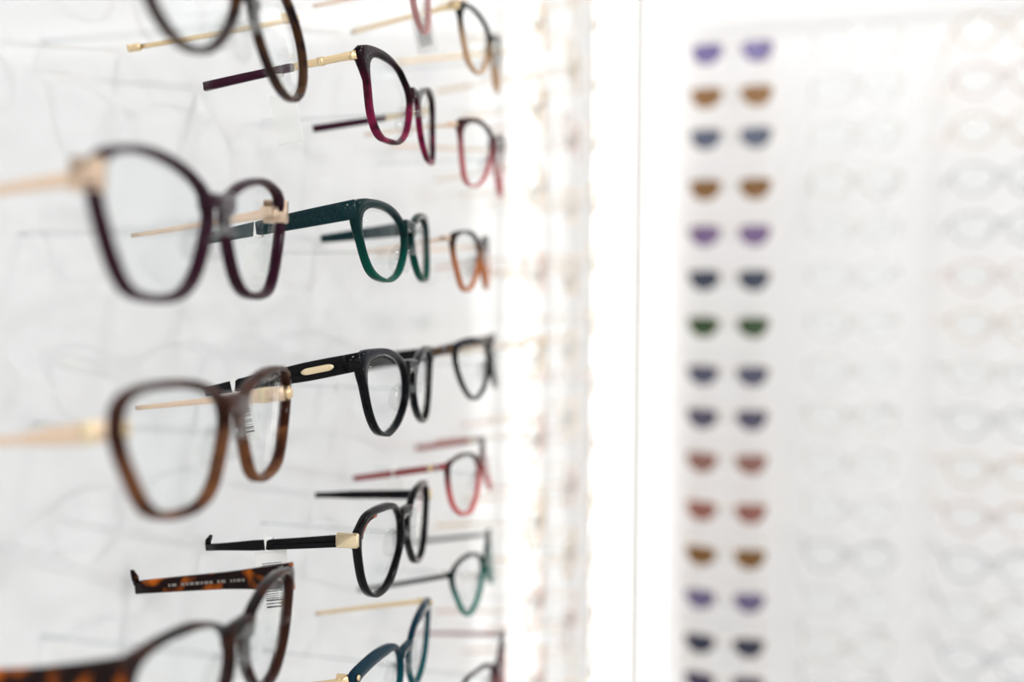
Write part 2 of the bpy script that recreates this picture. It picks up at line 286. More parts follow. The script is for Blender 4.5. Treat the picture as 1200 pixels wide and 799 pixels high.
  outer=[(-68.9, 11.2), (-60.6, 14.6), (-46.3, 16.5), (-29.3, 17.0), (-16.4, 14.4), (-8.3, 8.9), (-10.0, -2.6), (-17.0, -15.2), (-27.5, -22.4), (-41.1, -24.3), (-50.7, -20.7), (-57.4, -9.6), (-61.2, 1.7), (-66.5, 8.3)],
  inner=[(-61.7, 9.3), (-49.5, 14.2), (-31.2, 14.7), (-13.0, 11.3), (-2.6, 3.3), (-10.2, -9.2), (-26.2, -19.5), (-42.0, -22.0), (-50.0, -17.4), (-58.5, -5.8), (-62.5, 3.1)]),
 'black3': dict(pose=[90.2103, 622.9436, -40.0391, 0.0947, 0.0102, -0.0371, 0.0024], hinge=[-69.0, 14.1], tips={'ntip': [4.0, 589.7, -44.6]},
  outer=[(-69.7, 11.8), (-67.9, 16.3), (-60.8, 18.3), (-47.5, 19.9), (-33.3, 19.2), (-14.8, 15.7), (-7.7, 10.6), (-9.0, 2.3), (-13.8, -8.1), (-24.5, -19.0), (-37.5, -23.2), (-47.8, -21.2), (-54.9, -14.7), (-61.0, -3.2), (-65.5, 7.2)],
  inner=[(-65.6, 11.0), (-56.6, 14.5), (-37.5, 15.0), (-16.5, 13.1), (-3.9, 8.0), (-7.6, -4.5), (-20.2, -15.9), (-35.9, -21.0), (-47.2, -19.0), (-56.8, -11.4), (-63.9, 0.8)]),
 'coral3': dict(pose=[85.7075, 618.5046, -118.965, 0.1138, -0.0174, -0.1464, 0.0021], hinge=[-68.6, 15.8], tips={'ntip': [4.0, 574.8, -120.4], 'ftip': [4.0, 698.4, -118.0]},
  outer=[(-68.9, 17.5), (-57.2, 18.6), (-43.6, 19.9), (-25.2, 17.6), (-12.4, 13.4), (-7.6, 7.4), (-14.5, -3.6), (-27.1, -14.4), (-38.9, -21.2), (-53.0, -20.4), (-62.4, -15.0), (-65.5, -2.9), (-66.9, 7.8), (-68.0, 14.2)],
  inner=[(-64.5, 14.1), (-52.9, 17.2), (-33.5, 16.7), (-15.9, 12.4), (-7.8, 3.2), (-20.1, -8.9), (-37.0, -17.6), (-51.5, -18.2), (-63.4, -12.3), (-67.2, 0.5)]),
 'green3': dict(pose=[87.1992, 622.6461, -194.8782, 0.0985, -0.0457, -0.0699, 0.002], hinge=[-66.4, 15.5], tips={'ntip': [4.0, 581.6, -201.2], 'ftip': [4.0, 678.7, -192.5]},
  outer=[(-66.3, 15.8), (-60.6, 19.7), (-50.4, 23.3), (-33.9, 23.2), (-17.5, 18.7), (-7.9, 12.5), (-9.1, 2.3), (-18.0, -7.6), (-28.4, -14.7), (-43.7, -18.0), (-53.7, -12.5), (-60.6, -1.8), (-64.5, 9.0)],
  inner=[(-65.9, 15.4), (-62.0, 18.9), (-49.5, 21.3), (-29.0, 19.7), (-11.3, 13.3), (-7.7, 3.2), (-18.6, -6.8), (-32.6, -13.1), (-45.4, -15.3), (-53.8, -10.0), (-61.3, 1.2), (-65.9, 9.7)]),
 'wine3': dict(pose=[93.8899, 630.0044, -273.0481, 0.0466, -0.0688, -0.0203, 0.0021], hinge=[-64.9, 11.5], tips={'ntip': [4.0, 596.1, -290.6], 'ftip': [4.0, 698.5, -274.1]},
  outer=[(-64.9, 12.6), (-59.8, 15.0), (-50.3, 17.5), (-31.4, 17.9), (-18.8, 15.2), (-9.3, 8.6), (-7.2, -0.7), (-11.4, -10.4), (-22.3, -16.9), (-34.3, -20.4), (-45.7, -17.4), (-55.7, -8.7), (-61.7, 2.5)],
  inner=[(-63.8, 12.0), (-58.5, 15.9), (-46.9, 16.8), (-25.6, 14.2), (-11.9, 8.0), (-6.6, -1.1), (-11.9, -9.8), (-23.6, -15.3), (-37.0, -17.0), (-48.5, -13.4), (-58.5, -4.6), (-63.8, 4.6)]),
 'pink': dict(pose=[90, 458, 181.5, 0.07, 0.03, 0, 0.0015], hinge=[-64, 14], tips={'ntip': [4, 398, 186], 'ftip': [4, 516, 186]},
  outer=[(-8.0, 0.0), (-9.9, 10.6), (-15.4, 18.1), (-24.1, 22.9), (-36.5, 24.5), (-48.9, 22.9), (-57.6, 18.1), (-63.1, 10.6), (-65.0, 0.0), (-63.1, -10.6), (-57.6, -18.1), (-48.9, -22.9), (-36.5, -24.5), (-24.1, -22.9), (-15.4, -18.1), (-9.9, -10.6)],
  inner=[(-9.3, 0.0), (-11.1, 10.1), (-16.4, 17.2), (-24.7, 21.7), (-36.5, 23.2), (-48.3, 21.7), (-56.6, 17.2), (-61.9, 10.1), (-63.7, 0.0), (-61.9, -10.1), (-56.6, -17.2), (-48.3, -21.7), (-36.5, -23.2), (-24.7, -21.7), (-16.4, -17.2), (-11.1, -10.1)]),
}

# ---------------------------------------------------------------- eyeglasses
def catmull(P, n=14):
    P = np.array(P, float); N = len(P); out = []
    for i in range(N):
        p0, p1, p2, p3 = P[i - 1], P[i], P[(i + 1) % N], P[(i + 2) % N]
        for t in np.linspace(0, 1, n, endpoint=False):
            out.append(0.5 * ((2 * p1) + (p2 - p0) * t + (2 * p0 - 5 * p1 + 4 * p2 - p3) * t * t + (3 * p1 - p0 - 3 * p2 + p3) * t ** 3))
    return np.array(out)
NA = 64
PHI = np.linspace(-math.pi, math.pi, NA, endpoint=False)
def polar(P, c, smooth=0):
    d = catmull(P) - c; a = np.arctan2(d[:, 1], d[:, 0]); r = np.hypot(d[:, 0], d[:, 1]); o = np.argsort(a)
    v = np.interp(PHI, a[o], r[o], period=2 * math.pi)
    for _ in range(smooth): v = 0.25 * np.roll(v, 1) + 0.5 * v + 0.25 * np.roll(v, -1)
    return v
def lens_shape(inner, outer, k, min_rim=1.6, sm=(1, 0)):
    inner = np.array(inner, float); outer = np.array(outer, float); c = (inner.min(0) + inner.max(0)) / 2
    ri = polar(inner, c, sm[0]); ro = np.maximum(polar(outer, c, sm[1]), ri + min_rim)
    return dict(c=c, ri=ri, ro=ro, k=k, hw=-outer[:, 0].min(), gap=-2 * outer[:, 0].max())
def rim(s, side, T=3.6):
    c, ri, ro, k = s['c'], s['ri'], s['ro'], s['k']; V, F = [], []
    for i in range(NA):
        b = 0.22 * (ro[i] - ri[i]); b = min(b, 0.7)
        for r, nn in ((ri[i], -b), (ri[i] + b, 0), (ro[i] - b, 0), (ro[i], -b), (ro[i], -T + b), (ro[i] - b, -T), (ri[i] + b, -T), (ri[i], -T + b)):
            u = c[0] + r * math.cos(PHI[i]); v = c[1] + r * math.sin(PHI[i])
            V.append((side * u * -1 if side > 0 else u, v, nn - k * u * u))
    for i in range(NA):
        j = (i + 1) % NA
        for q in range(8):
            p = (q + 1) % 8; f = (i * 8 + q, j * 8 + q, j * 8 + p, i * 8 + p)
            F.append(f[::-1] if side < 0 else f)
    return V, F
def lens(s, side, n0=-1.2, th=1.2, rings=4):
    c, ri, k = s['c'], s['ri'], s['k']; V, F = [], []
    def pt(fr, i, n_):
        u = c[0] + (ri[i] + 0.5) * fr * math.cos(PHI[i]); v = c[1] + (ri[i] + 0.5) * fr * math.sin(PHI[i])
        return (-u if side > 0 else u, v, n_ - k * u * u - 0.9 * (fr * fr))
    st = 2
    ids = list(range(0, NA, st)); m = len(ids)
    for n_ in (n0, n0 - th):
        V.append(pt(0, 0, n_))
        for r in range(1, rings + 1): V += [pt(r / rings, i, n_) for i in ids]
    L = 1 + rings * m
    for b, flip in ((0, False), (L, True)):
        for i in range(m):
            j = (i + 1) % m; t = (b, b + 1 + i, b + 1 + j); F.append(t[::-1] if flip else t)
            for r in range(rings - 1):
                q = (b + 1 + r * m + i, b + 1 + (r + 1) * m + i, b + 1 + (r + 1) * m + j, b + 1 + r * m + j); F.append(q[::-1] if flip else q)
    for i in range(m):
        j = (i + 1) % m; a = 1 + (rings - 1) * m; F.append((a + i, L + a + i, L + a + j, a + j))
    if side > 0: F = [f[::-1] for f in F]
    return V, F
def bridge(s, v, h, T=3.6):
    g = s['gap'] / 2 + 2.2; P = []
    for t in np.linspace(-1, 1, 9):
        P.append((t * g, v + 1.4 * (1 - t * t), -T / 2 + 0.5 - s['k'] * g * g * 0.4))
    return sweep(P, [(T * 0.95, h * (1 + 0.25 * abs(t))) for t in np.linspace(-1, 1, 9)], (0, 1, 0), 0.35)
def nose_pad(s, side, v=-6.0, clearp=True):
    """teardrop pad standing back from the nasal side of the rim"""
    V, F = [], []; g = s['gap'] / 2
    nr, ns = 8, 12
    for i in range(nr + 1):
        a = math.pi * i / nr; y = -math.cos(a); r = math.sin(a) * (1 - 0.25 * y)
        for j in range(ns):
            b = 2 * math.pi * j / ns
            vv = y * 7.5; uu = 1.1 * r * math.cos(b) ; nn = 4.2 * r * math.sin(b)
            V.append((side * (g + 0.2 - 0.22 * vv + uu - 0.25 * nn), v + vv, -7.0 + nn))
    for i in range(nr):
        for j in range(ns):
            k = (j + 1) % ns; F.append((i * ns + j, i * ns + k, (i + 1) * ns + k, (i + 1) * ns + j))
    return V, F
def prof(tbl, t): return float(np.interp(t, [a for a, _ in tbl], [b for _, b in tbl]))
def temple_path(A, B, t0, t1, n=8, bow=0.0):
    A, B = Vector(A), Vector(B); out = []
    for t in np.linspace(t0, t1, n):
        p = A.lerp(B, t); p = p + Vector((math.copysign(bow, A.x) * 4 * t * (1 - t), 0, 0)); out.append(p)
    return out
def seg(A, B, t0, t1, hts, w, n=8, bev=0.3, bow=1.2):
    pts = temple_path(A, B, t0, t1, n, bow); return sweep(pts, [(w, prof(hts, t)) for t in np.linspace(t0, t1, n)], (0, 1, 0), bev)

def pose_matrix(p):
    x0, y0, z0, yaw, roll, pit, _ = p
    cy, sy = math.cos(yaw), math.sin(yaw); eu = Vector((-sy, cy, 0)); en = Vector((cy, sy, 0)); ev = Vector((0, 0, 1))
    ev, en = ev * math.cos(pit) + en * math.sin(pit), en * math.cos(pit) - ev * math.sin(pit)
    eu, ev = eu * math.cos(roll) + ev * math.sin(roll), ev * math.cos(roll) - eu * math.sin(roll)
    m = Matrix((eu, ev, en)).transposed().to_4x4(); m.translation = Vector((x0, y0, z0)) * 0.001 + Vector((0, 0, CAM_H)); return m

GROUP_L = 'eyeglasses hung in columns on the left display wall'
def peg(label, mw, length, group):
    """clear acrylic rod standing out of the wall, with an upright saddle under the bridge; local -Z runs to the wall"""
    t = thing('display_peg', label, 'display peg', group); t.matrix_world = mw
    if 'peg_%d' % round(length) not in PEGS:
        L = length
        PEGS['peg_%d' % round(length)] = (
            mesh_data('rod', *scaled(tube([(0, -2.2, -L - 2), (0, -2.2, -L / 2), (0, -2.2, 2)], 1.4))),
            mesh_data('saddle', *scaled(bbox(-4.5, 4.5, -4.5, 1.0, -5.5, 3.6, 0.5)), smooth=False),
            mesh_data('stop', *scaled(bbox(-4.5, 4.5, 1.0, 11.0, 2.2, 4.0, 0.5)), smooth=False))
    for nm, me in zip(('rod', 'saddle', 'stop'), PEGS['peg_%d' % round(length)]): link(nm, me, M_peg, t)
    return t
PEGS = {}

def price_tag(label, at, top_drop, w, h, yaw, tilt, bars=True, band=(4.0, 6.0), cross=None):
    """white hang tag: band round a temple at world point `at`, card below it"""
    t = thing('price_tag', label, 'price tag', 'white price tags hanging on the temples')
    t.matrix_world = Matrix.Translation(at) @ Matrix.Rotation(yaw, 4, 'Z') @ Matrix.Rotation(tilt, 4, 'Y')
    bw, bh = band
    # local X = along the card width, Z up, Y towards the wall side
    R = [(-bw / 2, 0, bh / 2), (-bw / 2, 0, -bh / 2), (bw / 2, 0, -bh / 2), (bw / 2, 0, bh / 2)]
    ring = join(bbox(-2.0, 2.0, -bw / 2 - .5, -bw / 2, -bh / 2 - .5, bh / 2 + .5, .1), bbox(-2.0, 2.0, bw / 2, bw / 2 + .5, -bh / 2 - .5, bh / 2 + .5, .1),
                bbox(-2.0, 2.0, -bw / 2, bw / 2, bh / 2, bh / 2 + .5, .1), bbox(-2.0, 2.0, -bw / 2, bw / 2, -bh / 2 - .5, -bh / 2, .1))
    part('loop', scaled(ring), M_card, t, False)
    z1 = -bh / 2 - top_drop
    if top_drop > 0.5: part('thread', scaled(box(-.3, .3, -.3, .3, z1 - 1, -bh / 2)), M_card, t, False)
    cd = part('card', scaled(bbox(-w / 2, w / 2, -.25, .25, z1 - h, z1, .08)), M_card, t, False)
    if bars:
        rnd = random.Random(len(label)); z = z1 - h * 0.18; vf = []
        while z > z1 - h * 0.82:
            d = rnd.choice((0.3, 0.5, 0.8)); vf.append(box(-w * 0.3, w * 0.3, -.32, -.26, z - d, z)); z -= d + rnd.choice((0.4, 0.7, 1.0))
        part('barcode', scaled(join(*vf)), M_ink, cd, False)
    return t

def eyeglasses(key, label, front, temple, opts):
    """full pair from its fitted pose and lens outline; returns (empty, near temple endpoints in world)"""
    d = FIT[key]; p = d['pose']; s = lens_shape(d['inner'], d['outer'], p[6], opts.get('min_rim', 1.6), opts.get('sm', (2, 1)))
    T = opts.get('T', 3.6); mw = pose_matrix(p); inv = mw.inverted()
    e = thing('eyeglasses', label, 'eyeglasses', GROUP_L); e.matrix_world = mw
    bv, bh = opts.get('bridge', (8.5, 5.0))
    part('front_frame', scaled(join(rim(s, -1, T), rim(s, 1, T), bridge(s, bv, bh, T))), front, e)
    for sd in (-1, 1):
        part('lens', scaled(lens(s, sd)), M_lens, e)
        part('nose_pad', scaled(nose_pad(s, sd, opts.get('pad_v', -6))), M_pad, e)
    vh = d['hinge'][1]; hw = s['hw']; zb = -p[6] * hw * hw - T
    ends = {}
    loc = {}
    for sd, kk in ((-1, 'ntip'), (1, 'ftip')):
        if kk in d['tips']:
            q = d['tips'][kk]; loc[sd] = inv @ (Vector(q) * 0.001 + Vector((0, 0, CAM_H))) * 1000
    for sd in (-1, 1):
        if sd not in loc: loc[sd] = Vector((-loc[-sd].x, loc[-sd].y, loc[-sd].z))
    for sd in (-1, 1):
        A = Vector((sd * (hw - opts.get('tw', 2.4) / 2 - 0.1), vh, zb + T * (0.92 if opts.get('tw', 2.4) > 3 else 0.55))); B = loc[sd]; ends[sd] = (mw @ (A * 0.001), mw @ (B * 0.001))
        hts = opts['heights']; w = opts.get('tw', 2.4); split = opts.get('split'); bow = opts.get('bow', 1.2)
        part('hinge', scaled(bbox(min(sd * (hw - 4.2), sd * (hw - 2.0)), max(sd * (hw - 4.2), sd * (hw - 2.0)), vh - 1.8, vh + 1.8, zb - 5, zb + 0.5, 0.3)), temple if temple in (M_gold, M_rose) else M_steel, e, False)
        tm = part('temple', scaled(seg(A, B, 0, split or 1.0, hts, w, 10, bow=bow)), temple, e)
        if split:
            part('temple_tip', scaled(seg(A, B, split, 1.0, opts.get('tip_heights', hts), opts.get('tip_w', w), 8, bow=bow)), opts['tip_mat'], tm)
        if 'cap' in opts:
            ch, cl, cm = opts['cap']
            part('end_cap', scaled(bbox(sd * hw - 3.0 + (1.2 if sd < 0 else 1.8), sd * hw + 3.0 - (1.8 if sd < 0 else 1.2), vh - ch / 2, vh + ch / 2, zb - cl, zb + T + 0.9, 0.7)), cm, e)
        if 'laminate' in opts and sd == -1:
            c, ri, k = s['c'], s['ri'], s['k']; vf = []; pts = []
            for i in range(NA):
                a = math.degrees(PHI[i])
                if opts['laminate'][0] <= a <= opts['laminate'][1]:
                    u = c[0] + (ri[i] - 0.5) * math.cos(PHI[i]); v = c[1] + (ri[i] - 0.5) * math.sin(PHI[i]); pts.append((u * -sd, v, -T / 2 - k * u * u))
            part('inner_laminate', scaled(sweep(pts, [(1.8, T * 0.85)] * len(pts), (0, 0, 1))), opts['laminate'][2], e)
        if 'rivet' in opts:
            rr, rm = opts['rivet']; u = sd * (hw - opts.get('rivet_in', 5.2))
            part('rivet', scaled(sweep([(u, vh, zb + T + 1.2), (u, vh, zb + T + 2.4)], [(2 * rr, 2 * rr), (1.5 * rr, 1.5 * rr)], (0, 1, 0), 0.586)), rm, e)
        if 'side_disc' in opts:
            rr, rm = opts['side_disc']
            part('gold_disc', scaled(sweep([(sd * (hw - 0.6), vh, zb + T * 0.5), (sd * (hw + 0.5), vh, zb + T * 0.5), (sd * (hw + 1.0), vh, zb + T * 0.5)], [(2 * rr, 2 * rr), (2 * rr, 2 * rr), (1.5 * rr, 1.5 * rr)], (0, 1, 0), 0.586)), rm, e)
        if 'hook' in opts and sd == opts['hook'][0]:
            hx, hz = opts['hook'][1:]
            Bq = temple_path(A, B, 0.995, 1.0, 2, bow)[-1]
            part('hook', scaled(sweep([Bq + Vector((0, 1.0, 0)), Bq + Vector((-sd * hx * .3, hz * .55, 0)), Bq + Vector((-sd * hx, hz, 0.5))], [(1.6, 2.2), (2.6, 2.6), (1.0, 1.6)], (0, 0, 1))), opts.get('tip_mat', temple), tm)
        if 'plaque' in opts:
            t0, t1, ph, pm = opts['plaque']
            pp = [q + Vector((sd * (w / 2 + 0.15), 0, 0)) for q in temple_path(A, B, t0, t1, 12, bow)]
            hh = [ph * (0.35 if i in (0, 11) else 0.85 if i in (1, 10) else 1) for i in range(12)]
            part('plaque', scaled(sweep(pp, [(0.7, x) for x in hh], (0, 1, 0), 0.3)), pm, tm)
        if 'band_metal' in opts:
            t0, t1, bm = opts['band_metal']
            part('metal_sleeve', scaled(seg(A, B, t0, t1, [(a, b + 0.5) for a, b in hts], w + 0.5, 3, bow=bow)), bm, tm)
        if 'emboss' in opts:
            t0, t1 = opts['emboss']; vf = []
            for i in range(14):
                for jr in (-1, 0, 1):
                    t = t0 + (t1 - t0) * (i + 0.5 * (jr % 2)) / 14
                    q = temple_path(A, B, t, t + 1e-4, 2, bow)[0]; h_ = prof(hts, t); q = q + Vector((sd * w / 2, jr * h_ * 0.27, 0)); a = 1.6; b = h_ * 0.13
                    V = [q + Vector((0, 0, -a)), q + Vector((0, b, 0)), q + Vector((0, 0, a)), q + Vector((0, -b, 0)), q + Vector((sd * 0.6, 0, 0))]
                    vf.append((V, [(0, 1, 4), (1, 2, 4), (2, 3, 4), (3, 0, 4)]))
            part('embossed_pattern', scaled(join(*vf)), temple, tm, False)
        if 'imprint' in opts and sd == 1:
            rnd = random.Random(4); vf = []; t = 0.30
            while t < 0.78:
                dt = rnd.uniform(0.012, 0.03); q = temple_path(A, B, t, t + dt, 2, bow)
                qq = [x + Vector((-w / 2 - 0.05, 0, 0)) for x in q]; vf.append(sweep(qq, [(0.15, 1.3)] * 2)); t += dt + rnd.choice((0.008, 0.008, 0.03))
            part('imprint', scaled(join(*vf)), M_imprint, tm)
    pegm = Matrix.Translation(mw.translation)@ (Matrix(((0, 0, 1), (1, 0, 0), (0, 1, 0))).to_4x4())
    peg('clear acrylic display peg carrying the %s' % opts['short'], pegm, p[0], 'clear pegs of the left display wall')
    return e, ends

# frame materials
A_burg = acetate('burgundy_acetate', (20, 9, 14), (140, 30, 72), -0.006, 0.010, 0.25, tort=(44, 12, 26))
A_plumtip = acetate('plum_acetate_tip', (52, 14, 34), transl=0.05)
A_teal = acetate('teal_acetate', (4, 40, 42), (2, 86, 70), -0.020, 0.012, 0.2)
A_tealt = acetate('teal_temple', (10, 42, 46), transl=0.0)
A_black = acetate('black_acetate', (9, 8, 11), transl=0.0)
A_navyblack = acetate('navy_black_acetate', (10, 14, 30), (7, 7, 9), 0.010, 0.024, 0.0)
A_panto = acetate('black_and_havana_acetate', (11, 8, 10), transl=0.0)
A_petrol = acetate('petrol_acetate', (10, 46, 62), (4, 82, 88), -0.016, 0.012, 0.2)
A_plum = acetate('dark_plum_acetate', (46, 20, 34), (44, 12, 28), transl=0.08)
A_brown = acetate('brown_havana_acetate', (76, 48, 42), (122, 76, 46), -0.012, 0.012, 0.25, tort=(58, 28, 18))
A_havana = acetate('dark_havana_acetate', (22, 14, 16), (46, 22, 20), -0.02, 0.01, 0.05, tort=(52, 26, 18))
A_havt = acetate('havana_temple', (26, 10, 8), transl=0.1, tort=(196, 98, 20))
A_lam = acetate('amber_havana_laminate', (150, 62, 16), transl=0.2, tort=(50, 20, 10))
A_top = acetate('black_honey_acetate', (26, 20, 26), (44, 28, 28), transl=0.1, tort=(74, 48, 28))
A_pink = acetate('blush_acetate', (216, 176, 172), (206, 156, 154), transl=0.3)
A_tan = acetate('black_to_sand_acetate', (22, 26, 22), (214, 176, 136), -0.002, 0.016, 0.3)
A_red = acetate('black_to_rose_acetate', (52, 16, 22), (216, 128, 132), -0.012, 0.016, 0.3)
A_amber = acetate('black_to_amber_acetate', (44, 24, 18), (206, 122, 58), -0.006, 0.010, 0.3)
A_coral = acetate('black_to_coral_acetate', (58, 18, 24), (222, 118, 116), -0.006, 0.014, 0.3)
A_coralt = acetate('coral_temple', (158, 82, 82), transl=0.1)
A_green = acetate('black_to_green_acetate', (22, 38, 38), (12, 124, 110), -0.004, 0.016, 0.25)
A_wine = acetate('wine_acetate', (54, 26, 32), (168, 44, 50), -0.016, 0.008, 0.25)
A_winet = acetate('dusty_rose_temple', (150, 110, 112), transl=0.1)
A_bronze = acetate('bronze_temple', (96, 76, 60), transl=0.1)

thin = [(0, 3.0), (0.1, 2.2), (1, 1.8)]
SPEC = {
 'burgundy': ('cat-eye eyeglasses, black over burgundy, gold temples with plum tips', A_burg, M_gold, dict(short='black over burgundy cat-eye glasses', bridge=(7, 5), heights=[(0, 4.2), (.06, 3.4), (1, 3.0)], tw=1.8, split=.40, tip_mat=A_plumtip, tip_heights=[(0, 3.2), (.6, 3.9), (1, 4.4)], tip_w=2.6, band_metal=(.20, .235, M_gold))),
 'teal': ('dark green eyeglasses with wide embossed dark teal temples', A_teal, A_tealt, dict(short='dark green glasses with embossed temples', bridge=(10, 7), T=4.2, heights=[(0, 9.0), (.3, 8.4), (.7, 6.5), (1, 5.0)], tw=3.4, emboss=(.10, .55))),
 'black': ('shiny black cat-eye eyeglasses with a gold bar on each wide temple', A_navyblack, A_black, dict(short='shiny black glasses with gold bars', bridge=(9, 7), T=4.4, heights=[(0, 8.6), (.3, 9.4), (.6, 7.6), (1, 4.6)], tw=3.4, plaque=(.16, .36, 3.2, M_cream))),
 'panto': ('black round panto eyeglasses with cream-gold end caps and slim black temples', A_panto, A_black, dict(short='black panto glasses with cream caps', sm=(0, 0), bridge=(8.5, 6), T=4.2, heights=[(0, 6.0), (.5, 5.0), (.72, 5.0), (.82, 3.6), (1, 3.4)], tw=2.8, cap=(7.0, 6.0, M_cream), laminate=(116, 160, A_lam), hook=(-1, 3.0, 5.5))),
 'petrol': ('petrol blue angular eyeglasses with gold temples, bottom edge of picture', A_petrol, M_gold, dict(short='petrol blue glasses with gold temples', bridge=(7, 5), heights=[(0, 4.0), (.06, 2.8), (1, 2.2)], tw=1.6, rivet=(1.6, M_gold))),
 'plum': ('large blurred dark plum eyeglasses with rose-gold hinges, nearest column', A_plum, M_rose, dict(short='large dark plum glasses', min_rim=2.8, T=4.8, bridge=(6.5, 5), heights=[(0, 4.6), (.15, 4.0), (.5, 2.6), (1, 1.8)], tw=2.0, cap=(10.0, 5.0, M_rose))),
 'brown': ('large blurred brown tortoiseshell eyeglasses with gold discs at the corners', A_brown, M_rose, dict(short='large brown tortoiseshell glasses', bridge=(7.5, 7), heights=[(0, 6.5), (.3, 6.0), (.42, 3.0), (1, 2.0)], tw=2.2, side_disc=(3.4, M_gold), min_rim=2.8, T=4.8, band_metal=(.10, .17, M_cream))),
 'havana': ('dark tortoiseshell eyeglasses at the bottom left with wide speckled temples', A_havana, A_havt, dict(short='dark tortoiseshell glasses at the bottom left', bridge=(7.5, 7), T=5.0, heights=[(0, 12.0), (.12, 10.5), (.4, 7.4), (1, 5.6)], tw=3.4, hook=(1, 4.5, 8.5), imprint=True)),
 'topcol1': ('black and honey rimmed eyeglasses cut off by the top left edge', A_top, M_gold, dict(short='black and honey glasses at the top left', min_rim=2.4, T=4.0, bridge=(7, 4), heights=[(0, 3.0), (.06, 2.2), (1, 1.8)], tw=1.6, split=.93, tip_mat=M_gold, tip_heights=[(0, 2.6), (1, 3.0)], tip_w=2.4)),
 'tan3': ('black fading to sand cat-eye eyeglasses, topmost of the third column', A_tan, M_gold, dict(short='black to sand cat-eye glasses', bridge=(6, 5), heights=[(0, 4.4), (.08, 3.0), (1, 2.4)], tw=1.8, cap=(6.0, 3.0, M_gold))),
 'red3': ('square eyeglasses fading from black to rose, behind the burgundy pair', A_red, M_rose, dict(short='black to rose square glasses', bridge=(7, 5), heights=[(0, 3.0), (.08, 2.0), (1, 2.0)], tw=1.4)),
 'amber3': ('small eyeglasses fading from dark brown to amber, behind the green pair', A_amber, M_rose, dict(short='dark brown to amber glasses', bridge=(7, 5), heights=[(0, 3.4), (.08, 2.4), (1, 2.2)], tw=1.6)),
 'black3': ('blurred black eyeglasses with bronze temples in the third column', A_navyblack, A_bronze, dict(short='blurred black glasses with bronze temples', bridge=(7, 5), heights=[(0, 6.5), (.4, 5.5), (1, 4)], tw=2.6)),
 'coral3': ('eyeglasses fading from black to coral with coral red temples', A_coral, A_coralt, dict(short='black to coral glasses', bridge=(7, 5), heights=[(0, 4.2), (.5, 4.6), (1, 4.2)], tw=2.6, band_metal=(.12, .17, M_gold))),
 'green3': ('small pointed eyeglasses fading from black to green, dark slim temples', A_green, A_black, dict(short='black to green pointed glasses', bridge=(7, 4), heights=[(0, 4.0), (.1, 3.0), (1, 3.0)], tw=2.0)),
 'wine3': ('wine red eyeglasses with dusty rose temples, lowest of the third column', A_wine, A_winet, dict(short='wine red glasses at the bottom', bridge=(7, 4), heights=[(0, 4.0), (.1, 3.0), (1, 2.6)], tw=2.0)),
 'pink': ('blush pink eyeglasses cut off by the top edge, above the burgundy pair', A_pink, M_rose, dict(short='blush pink glasses at the top edge', bridge=(7, 4), heights=thin, tw=1.4, min_rim=1.2)),
}
ENDS = {}
for key, (label, fm, tm_, op) in SPEC.items():
    e, ENDS[key] = eyeglasses(key, label, fm, tm_, op)
def on_temple(key, sd, t): return ENDS[key][sd][0].lerp(ENDS[key][sd][1], t)
price_tag('blank white price tag hanging below the plum-tipped temple', on_temple('burgundy', -1, .50), 9.0, 13, 24, TH - 0.1, math.radians(-10), bars=False, band=(3.2, 4.2))
price_tag('white price tag hanging from the dark green temple, seen through the plum lens', on_temple('teal', -1, .62), 4.0, 13, 22, TH, math.radians(4), bars=False, band=(4.2, 7.6))
price_tag('white price tag looped on the black temple with the gold bar', on_temple('black', -1, .80), 3.0, 13, 22, TH, math.radians(-12), band=(4.2, 7.0))
price_tag('white barcode tag under the black panto temple, behind the tortoiseshell temple', on_temple('panto', -1, .56), 0.4, 16, 34, TH, math.radians(-6), band=(3.6, 5.6))
price_tag('white barcode tag hanging below the blush pink glasses at the top', on_temple('pink', 1, .12), 19.0, 13, 22, TH, math.radians(-12), band=(2.4, 3.4))
price_tag('white tag looped round the coral red temple', on_temple('coral3', -1, .53), 2.0, 12, 18, TH, 0.0, band=(3.4, 5.4), bars=False)

# ---------------------------------------------------------------- shared-mesh eyeglasses of the far columns
OVAL = [(-33 + 24 * math.cos(a), 1.5 + 19 * math.sin(a) + 2.0 * math.cos(2 * a)) for a in np.linspace(0, 2 * math.pi, 16, endpoint=False)]
def offset(P, d):
    P = np.array(P); c = P.mean(0); r = np.linalg.norm(P - c, axis=1, keepdims=True); return (c + (P - c) * (1 + d / r)).tolist()
def kit(inner, rimw, k, T, bv, bh, vh, drop, length, heights, w):
    """mesh set shared by all pairs of one model; local -Z runs to the wall"""
    s = lens_shape(inner, offset(inner, rimw), k, rimw); hw = s['hw']; zb = -k * hw * hw - T
    K = dict(front_frame=[mesh_data('front_frame', *scaled(join(rim(s, -1, T), rim(s, 1, T), bridge(s, bv, bh, T))))], lens=[], nose_pad=[], temple=[], temple_tip=[])
    for sd in (-1, 1):
        A = (sd * (hw - 1.2), vh, zb + 1.0); B = (sd * (hw - 7), vh - drop, -length)
        K['lens'].append(mesh_data('lens', *scaled(lens(s, sd, rings=3))))
        K['nose_pad'].append(mesh_data('nose_pad', *scaled(nose_pad(s, sd))))
        K['temple'].append(mesh_data('temple', *scaled(seg(A, B, 0, .62, heights, w, 5))))
        K['temple_tip'].append(mesh_data('temple_tip', *scaled(seg(A, B, .62, 1, [(0, heights[-1][1] + .8), (1, heights[-1][1] + 1.2)], w + .8, 4))))
    return K
def kit_pair(name, K, mats, mw, label, cat, group):
    t = thing(name, label, cat, group); t.matrix_world = mw
    for nm in ('front_frame', 'lens', 'nose_pad'):
        for me in K[nm]: link(nm, me, mats[nm], t)
    for a, b in zip(K['temple'], K['temple_tip']):
        q = link('temple', a, mats['temple'], t); link('temple_tip', b, mats['temple_tip'], q)
    return t
